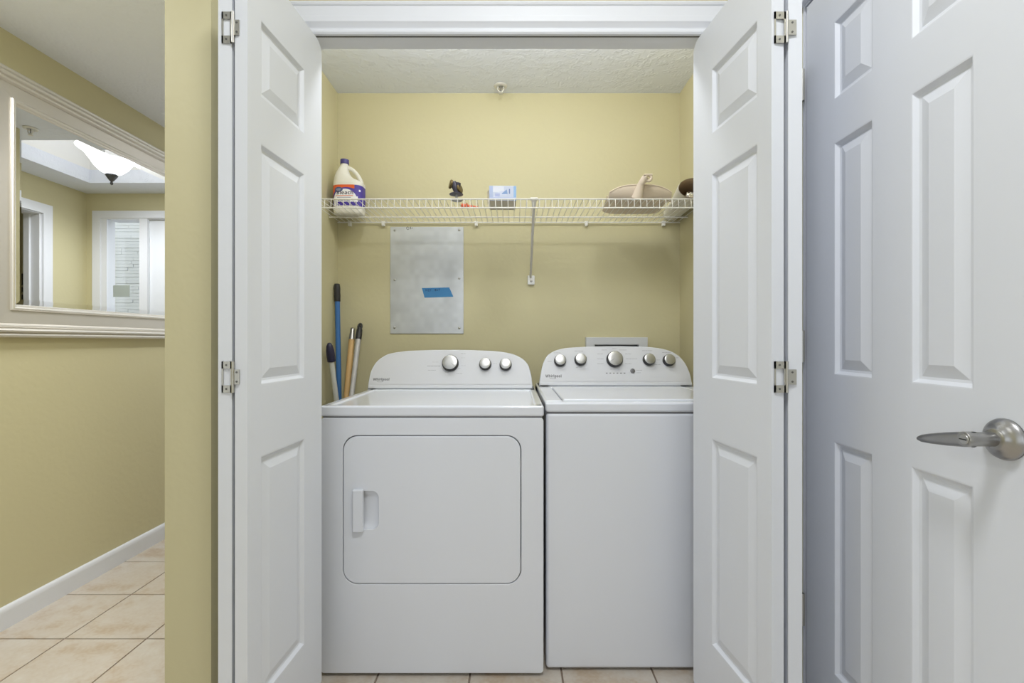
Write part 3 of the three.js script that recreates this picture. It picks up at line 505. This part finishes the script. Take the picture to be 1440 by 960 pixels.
{ // flattened open roll of white vinyl lying against the right wall
  const t = thing('vinyl_roll', 'loose open roll of white vinyl sheet at the shelf end', 'roll', [.794, SY, 2.24]);
  const mk = (out) => { const pos = [], idx = [], N = 72; for (let i = 0; i <= N; i++) { const s = i / N, a = -2.2 + s * 6.9, k = 1 - .10 * s; for (const [d, cx, rx, ry] of [[2.056, .794, .074, .0475], [2.07, .794, .074, .0475], [2.25, .811, .057, .044], [2.425, .822, .047, .038]]) pos.push(cx + (rx * k - out) * Math.cos(a), SY + .0010 + ry + (ry * k - out) * Math.sin(a), -d); } for (let i = 0; i < N; i++) for (let j = 0; j < 3; j++) { const a = i * 4 + j; idx.push(a, a + 4, a + 5, a, a + 5, a + 1); } const g = new THREE.BufferGeometry(); g.setAttribute('position', new THREE.Float32BufferAttribute(pos, 3)); g.setIndex(idx); g.computeVertexNormals(); return g; };
  part(t, 'outer_face', mk(0), std(lin(.74, .71, .64), .5));
  part(t, 'inner_face', mk(.0016), std(lin(.60, .48, .36), .6), 'tan inner side');
}
{
  const t = thing('foil_packet', 'crumpled silver foil packet tucked inside the vinyl roll', 'packet', [.790, SY + .006, 2.09]);
  const g = new THREE.IcosahedronGeometry(.017, 3), p = g.attributes.position;
  for (let i = 0; i < p.count; i++) { const x = p.getX(i), y = p.getY(i), z = p.getZ(i), k = .7 + .6 * vnoise(L32, 32, x * 260 + z * 90 + 8, y * 260 - z * 120 + 8); p.setXYZ(i, x * k * 1.15, y * k, z * k * .6); }
  g.computeVertexNormals(); g.computeBoundingBox(); g.translate(.790, SY + .0065 - g.boundingBox.min.y, -2.088);
  part(t, 'wrapper', g, std(lin(.80, .80, .82), .22, .9, { flatShading: true }));
}
// ------------------------------------------------------------------ broom and mop poles in the corner
function pole(name, label, a, b, r, mat, gripMat, grip, gripLabel, hole) {  // a on the floor, b at the top
  const t = thing(name, label, 'pole', [a.x, 0, -a.z], 'cleaning poles beside the dryer'), dir = b.clone().sub(a).normalize(), len = b.distanceTo(a);
  const gl = grip[grip.length - 1][1] - grip[0][1], s = a.clone().addScaledVector(dir, len - gl);
  part(t, 'shaft', rod(a.clone().addScaledVector(dir, r * .8), s.clone().addScaledVector(dir, .006), r, r, 20), mat);
  const gr = part(t, 'grip', along(lathe(grip, 24), s, dir), gripMat, gripLabel);
  part(t, 'end_cap', along(lathe([[0, 0], [r * 1.15, .002], [r * 1.15, .04], [r, .042]], 20), a.clone().addScaledVector(dir, .006), dir), M.black);
  if (hole) sub(gr, t, 'hanging_loop', merge(new THREE.TorusGeometry(.0098, .0042, 10, 24).scale(1, 1.5, 1).applyQuaternion(new THREE.Quaternion().setFromUnitVectors(new THREE.Vector3(0, 1, 0), dir)).translate(...b.clone().addScaledVector(dir, -.006).toArray())), gripMat);
}
const line = (p, q) => { const k = p.y / (p.y - q.y); return p.clone().lerp(q, k); };     // carry a pole down to the floor
{
  let p = at(474, 398.5, 2.39), q = at(476.8, 560, 2.36);
  pole('broom_pole', 'tall bright blue pole with black ribbed grip in closet corner', line(p, q), p, .0125, std(lin(.045, .16, .42), .4), M.black, [[.0125, 0], [.0155, .002], [.0150, .012], [.0160, .030], [.0150, .048], [.0160, .066], [.0150, .080], [.0128, .091], [0, .093]], 'black ribbed grip');
  p = at(462.8, 481.5, 2.25); q = at(473, 562, 2.28);
  pole('mop_pole', 'white pole with dark navy rounded tip in closet corner', line(p, q), p, .0120, std(lin(.62, .63, .60), .4), std(lin(.016, .015, .05), .4), [[.0165, 0], [.0195, .004], [.0200, .030], [.0190, .055], [.0150, .078], [.0080, .091], [0, .094]], 'dark navy rounded tip');
  p = at(496, 461, 2.42); q = at(487.6, 556, 2.31);
  pole('broom_pole', 'natural wooden pole with grey threaded metal tip', line(p, q), p, .0145, std(lin(.62, .40, .17), .55), M.nickel, [[.0152, 0], [.0148, .012], [.0125, .016], [.0130, .030], [.0105, .034], [.0118, .038], [.0100, .043], [.0118, .047], [.0100, .052], [.0116, .056], [.0085, .063], [0, .064]], 'grey threaded metal tip');
  p = at(506.3, 457.5, 2.425); q = at(495, 552, 2.285);
  pole('mop_pole', 'light grey metal pole with black looped grip', line(p, q), p, .0122, std(lin(.50, .49, .49), .42, .1), M.black, [[.0122, 0], [.0150, .003], [.0155, .030], [.0140, .055], [.0085, .068], [.0050, .078], [0, .079]], 'black looped grip', true);
}
// ------------------------------------------------------------------ framed mirror on the hall wall
{
  const d0 = 1.73, d1 = 3.06, y0 = 1.131, y1 = 2.178, L = d1 - d0, H = y1 - y0;
  const t = thing('framed_mirror', 'large rectangular mirror with wide silver frame on hall wall', 'mirror', [HALL, y0, (d0 + d1) / 2]);
  const put = (n, g, m, par, label) => { const o = mesh(n, g, m, par ?? t); o.position.set(0, 0, 0); if (label) o.userData.label = label; return o; };
  const turn = (g) => g.translate(-L / 2, 0, 0).applyMatrix4(new THREE.Matrix4().makeBasis(new THREE.Vector3(0, 0, -1), new THREE.Vector3(0, 1, 0), new THREE.Vector3(1, 0, 0)));
  const R = (p, f) => turn(rings(0, L, 0, H, p, f));
  const arc = (i0, i1, b, h) => { const o = []; for (let k = 0; k <= 6; k++) { const a = Math.PI * k / 6; o.push([i0 + (i1 - i0) * (1 - Math.cos(a)) / 2, b + h * Math.sin(a)]); } return o; };
  put('outer_moulding', R([[0, 0], [0, .026], ...arc(.001, .017, .026, .008), ...arc(.019, .036, .028, .011), ...arc(.039, .052, .024, .007), [.056, .016]], false), M.silver);
  put('frame_flat', R([[.054, .015], [.058, .016], [.106, .013], [.108, .012]], false), M.silverDull, t, 'flat silver grey frame band');
  put('inner_bead', R([[.106, .010], ...arc(.107, .124, .014, .009), [.127, .014], [.131, .009], [.131, .004]], false), M.silver);
  put('glass', R([[.128, .0085], [.152, .0100]], true), M.mirror, t, 'mirror glass with bevelled edge');
  put('backing', turn(new THREE.BoxGeometry(L - .02, H - .02, .006).translate(L / 2, H / 2, .003)), M.silverDull);
}
// ------------------------------------------------------------------ entry seen in the mirror: casings, front door, sidelight
struct('trim_6', merge(bx(-.456, -.44, 0, 2.068, 3.486, 3.556), bx(-.456, -.44, 0, 2.068, 2.645, 2.72), bx(-.456, -.44, 2.068, 2.139, 2.645, 3.556), bx(-.44, -.32, 0, 2.075, 3.470, 3.486), bx(-.44, -.32, 0, 2.075, 2.72, 2.736), bx(-.44, -.32, 2.06, 2.075, 2.736, 3.470), bx(-.375, -.335, 0, 2.06, 3.458, 3.470)), M.trim, 'white casing and jamb of the side doorway, seen in the mirror', 'casing');
struct('trim_7', merge(bx(-.565, -.500, 0, 2.125, 3.838, 3.855), bx(-1.945, -1.875, 0, 2.125, 3.838, 3.855), bx(-1.945, -.500, 2.125, 2.184, 3.838, 3.855), bx(-.614, -.565, 0, 2.13, 3.845, 3.868), bx(-.572, -.565, 0, 2.13, 3.868, 3.975), bx(-.945, -.880, 0, 2.13, 3.845, 3.868), bx(-1.875, -1.862, 0, 2.13, 3.85, 3.96), bx(-.880, -.614, 2.115, 2.13, 3.845, 3.96), bx(-1.862, -.945, 2.118, 2.13, 3.85, 3.96), bx(-.880, -.614, 0, .12, 3.845, 3.96)), M.trim, 'white frame and casing of the front door and sidelight', 'casing');
{
  const w = new THREE.Group(); w.name = 'window_1'; scene.add(w); w.userData = { kind: 'structure', label: 'narrow glass sidelight beside the front door, seen in the mirror', category: 'window' }; w.position.copy(V(-.747, .12, 3.852));
  part(w, 'pane', bx(-.880, -.614, .12, 2.115, 3.850, 3.854), new THREE.MeshPhysicalMaterial({ color: 0xffffff, transmission: 1, thickness: 0, roughness: .05, ior: 1.5 }), 'clear sidelight glass');
  const n = tag(mesh('paper_notice', metric(bx(-.80, -.665, 1.48, 1.575, 3.8465, 3.849)), std(lin(.36, .40, .38), .8)), 'small pale green paper notice stuck on the sidelight glass', 'notice');
  const t = new THREE.Group(); t.name = 'door_4'; scene.add(t); t.userData = { kind: 'structure', label: 'white front door beside the glass sidelight, seen in the mirror', category: 'door' };
  t.position.copy(V(-1.86, .012, 3.87));
  const ps = []; for (const [a, b] of [[.13, .40], [.515, .785]]) for (const [c, e] of [[.24, .85], [1.02, 1.62], [1.74, 1.94]]) ps.push([a, b, c, e]);
  leafMesh('leaf', .913, 2.104, .044, ps, t);
}
// pale stone wall of the porch outside the sidelight: thin courses, joined
{
  const g = [bx(-2.4, 1.6, -.1, 3.2, 5.25, 5.4)];
  for (let y = 0; y < 2.9; y += .036) { let x = -1.3 + rnd() * .1; while (x < .9) { const l = .12 + rnd() * .30; g.push(bx(x, x + l - .003, y, y + .0335, 5.243 - rnd() * .010, 5.25)); x += l; } }
  const o = struct('wall_porch', merge(g), std(lin(.84, .87, .92), .8), 'pale thin stacked stone wall outside the sidelight', 'wall');
  struct('floor_porch', bx(-2.6, 1.8, -.12, -.02, 4.0, 5.4), std(lin(.5, .49, .47), .9), 'pale concrete porch floor outside the front door', 'floor');
}
{ // dark wall rack in the room beyond the doorway
  const t = thing('wall_rack', 'black wall rack of wide bars in side room, seen in mirror', 'rack', [.16, 1.45, 3.855]);
  for (const [y0, y1] of [[1.455, 1.497], [1.515, 1.556], [1.576, 1.668]]) part(t, 'bar', rbx(-.06, .42, y0, y1, 3.815, 3.840, .004, 2), M.black);
  part(t, 'upright', bx(.36, .39, 1.45, 1.67, 3.838, 3.855), std(lin(.6, .6, .6), .5)); part(t, 'upright', bx(-.02, .01, 1.45, 1.67, 3.838, 3.855), std(lin(.6, .6, .6), .5));
}
// ------------------------------------------------------------------ lamps
const glow = (c, k) => new THREE.MeshStandardMaterial({ color: lin(.85, .85, .83), roughness: .4, emissive: c, emissiveIntensity: k });
const WARM = lin(.945, .97, 1.02), NEUT = lin(.965, .982, 1.0);
{ // semi flush bowl lamp in the ceiling recess of the entry
  const c = [-1.205, TR.h, 3.2], t = thing('bowl_lamp', 'lit white glass bowl lamp with dark finial, seen in mirror', 'lamp', c), mv = (g) => g.translate(c[0], 0, -c[2]);
  part(t, 'bowl', mv(lathe([[.028, 2.252], [.060, 2.268], [.092, 2.300], [.120, 2.345], [.148, 2.386], [.178, 2.408], [.188, 2.416], [.183, 2.420], [.148, 2.396], [.116, 2.352], [.088, 2.308], [.056, 2.276], [.026, 2.260]], 48)), glow(NEUT, 1.7), 'glowing white glass bowl');
  part(t, 'finial', mv(lathe([[0, 2.180], [.008, 2.186], [.009, 2.195], [.005, 2.203], [.014, 2.212], [.030, 2.236], [.036, 2.248], [.030, 2.256], [0, 2.258]], 28)), std(lin(.10, .105, .12), .35, .8), 'dark metal finial');
  part(t, 'rod', mv(new THREE.CylinderGeometry(.007, .007, TR.h - 2.25, 14).translate(0, (TR.h + 2.25) / 2, 0)), M.nickel);
  part(t, 'canopy', mv(lathe([[0, TR.h - .03], [.03, TR.h - .03], [.06, TR.h - .012], [.065, TR.h], [0, TR.h]], 30)), M.nickel);
  const l = new THREE.SpotLight(NEUT, LF, 0, 1.32, .6); l.position.set(.03, 2.40 - c[1], 0); l.target.position.set(.03, 0 - c[1], 0); l.shadow.radius = 3; t.add(l, l.target);
}
for (const [lx, H0, ld, power, label] of [[.10, MCEIL, .24, LA, 'unseen round flush ceiling lamp, out of view, lights the doors and closet front'], [-1.45, HCEIL, 1.24, LB, 'unseen round flush ceiling lamp, out of view, lights the hallway wall']]) { // unseen flush lamps, out of view, placed to light the doors and hall
  const c = [lx, H0, ld], t = thing('unseen_ceiling_lamp', label, 'lamp', c), mv = (g) => g.translate(c[0], 0, -c[2]);
  part(t, 'pan', mv(lathe([[0, H0], [.21, H0], [.21, H0 - .035], [.20, H0 - .04], [0, H0 - .04]], 40)), M.nickel);
  part(t, 'diffuser', mv(lathe([[0, H0 - .085], [.10, H0 - .079], [.17, H0 - .062], [.195, H0 - .042]], 40)), glow(NEUT, 2));
  const l = new THREE.RectAreaLight(NEUT, power, .32, .32); l.position.set(0, -.095, 0); l.rotation.x = -Math.PI / 2; t.add(l);
}
{ // unseen bulbs behind the head, placed to light closet ceiling and back wall
  const c = [0, CCEIL, 1.66], t = thing('unseen_strip_light', 'unseen white strip light with three opal bulbs, lights the closet from behind the head', 'lamp', c), mv = (g, x) => g.translate(x, 0, -c[2]);
  part(t, 'base', rbx(-.56, .56, CCEIL - .028, CCEIL, c[2] - .045, c[2] + .045, .008, 3), M.plastic);
  for (const x of [-.44, 0, .44]) {
    const b = part(t, 'bulb', mv(lathe([[0, CCEIL - .150], [.020, CCEIL - .147], [.036, CCEIL - .130], [.041, CCEIL - .108], [.034, CCEIL - .082], [.020, CCEIL - .058], [.014, CCEIL - .027]], 32), x), glow(WARM, 2.5));
    const l = new THREE.PointLight(WARM, LC); l.position.set(x, -.105, 0); l.shadow.radius = 2; t.add(l);
  }
}
{ // unseen wide window behind the camera, placed to light the closet front
  const w = new THREE.Group(); w.name = 'window_2'; scene.add(w); w.userData = { kind: 'structure', label: 'unseen wide white framed window opposite the closet', category: 'window' }; w.position.copy(V(-.6, .85, -2.34));
  part(w, 'pane', bx(-1.70, .60, .60, 2.50, -2.352, -2.348), new THREE.MeshPhysicalMaterial({ color: 0xffffff, transmission: 1, thickness: 0, roughness: 0, ior: 1.5 }));
  part(w, 'window_frame', merge(bx(-1.75, .65, .55, .60, -2.38, -2.30), bx(-1.75, .65, 2.50, 2.55, -2.38, -2.30), bx(-1.75, -1.70, .60, 2.50, -2.38, -2.30), bx(.60, .65, .60, 2.50, -2.38, -2.30), bx(-.57, -.53, .60, 2.50, -2.37, -2.31)), M.trim);
}
{ // added window behind the camera, fill light for the six panel door
  const w = new THREE.Group(); w.name = 'window_3'; scene.add(w); w.userData = { kind: 'structure', label: 'added tall white framed window before the mirror, fill light for the six panel door', category: 'window' }; w.position.copy(V(HALL - .06, .45, -1.3));
  part(w, 'pane', bx(HALL - .062, HALL - .058, .50, 2.40, -2.0, -.60), new THREE.MeshPhysicalMaterial({ color: 0xffffff, transmission: 1, thickness: 0, roughness: 0, ior: 1.5 }));
  part(w, 'window_frame', merge(bx(HALL - .10, HALL - .02, .45, .50, -2.05, -.55), bx(HALL - .10, HALL - .02, 2.40, 2.45, -2.05, -.55), bx(HALL - .10, HALL - .02, .50, 2.40, -2.05, -2.0), bx(HALL - .10, HALL - .02, .50, 2.40, -.60, -.55), bx(HALL - .09, HALL - .03, .50, 2.40, -1.32, -1.28)), M.trim);
}
scene.traverse((o) => { if (o.isMesh) { o.castShadow = true; o.receiveShadow = true; } if (o.isPointLight || o.isSpotLight) { o.castShadow = true; } });
renderer.render(scene, camera);
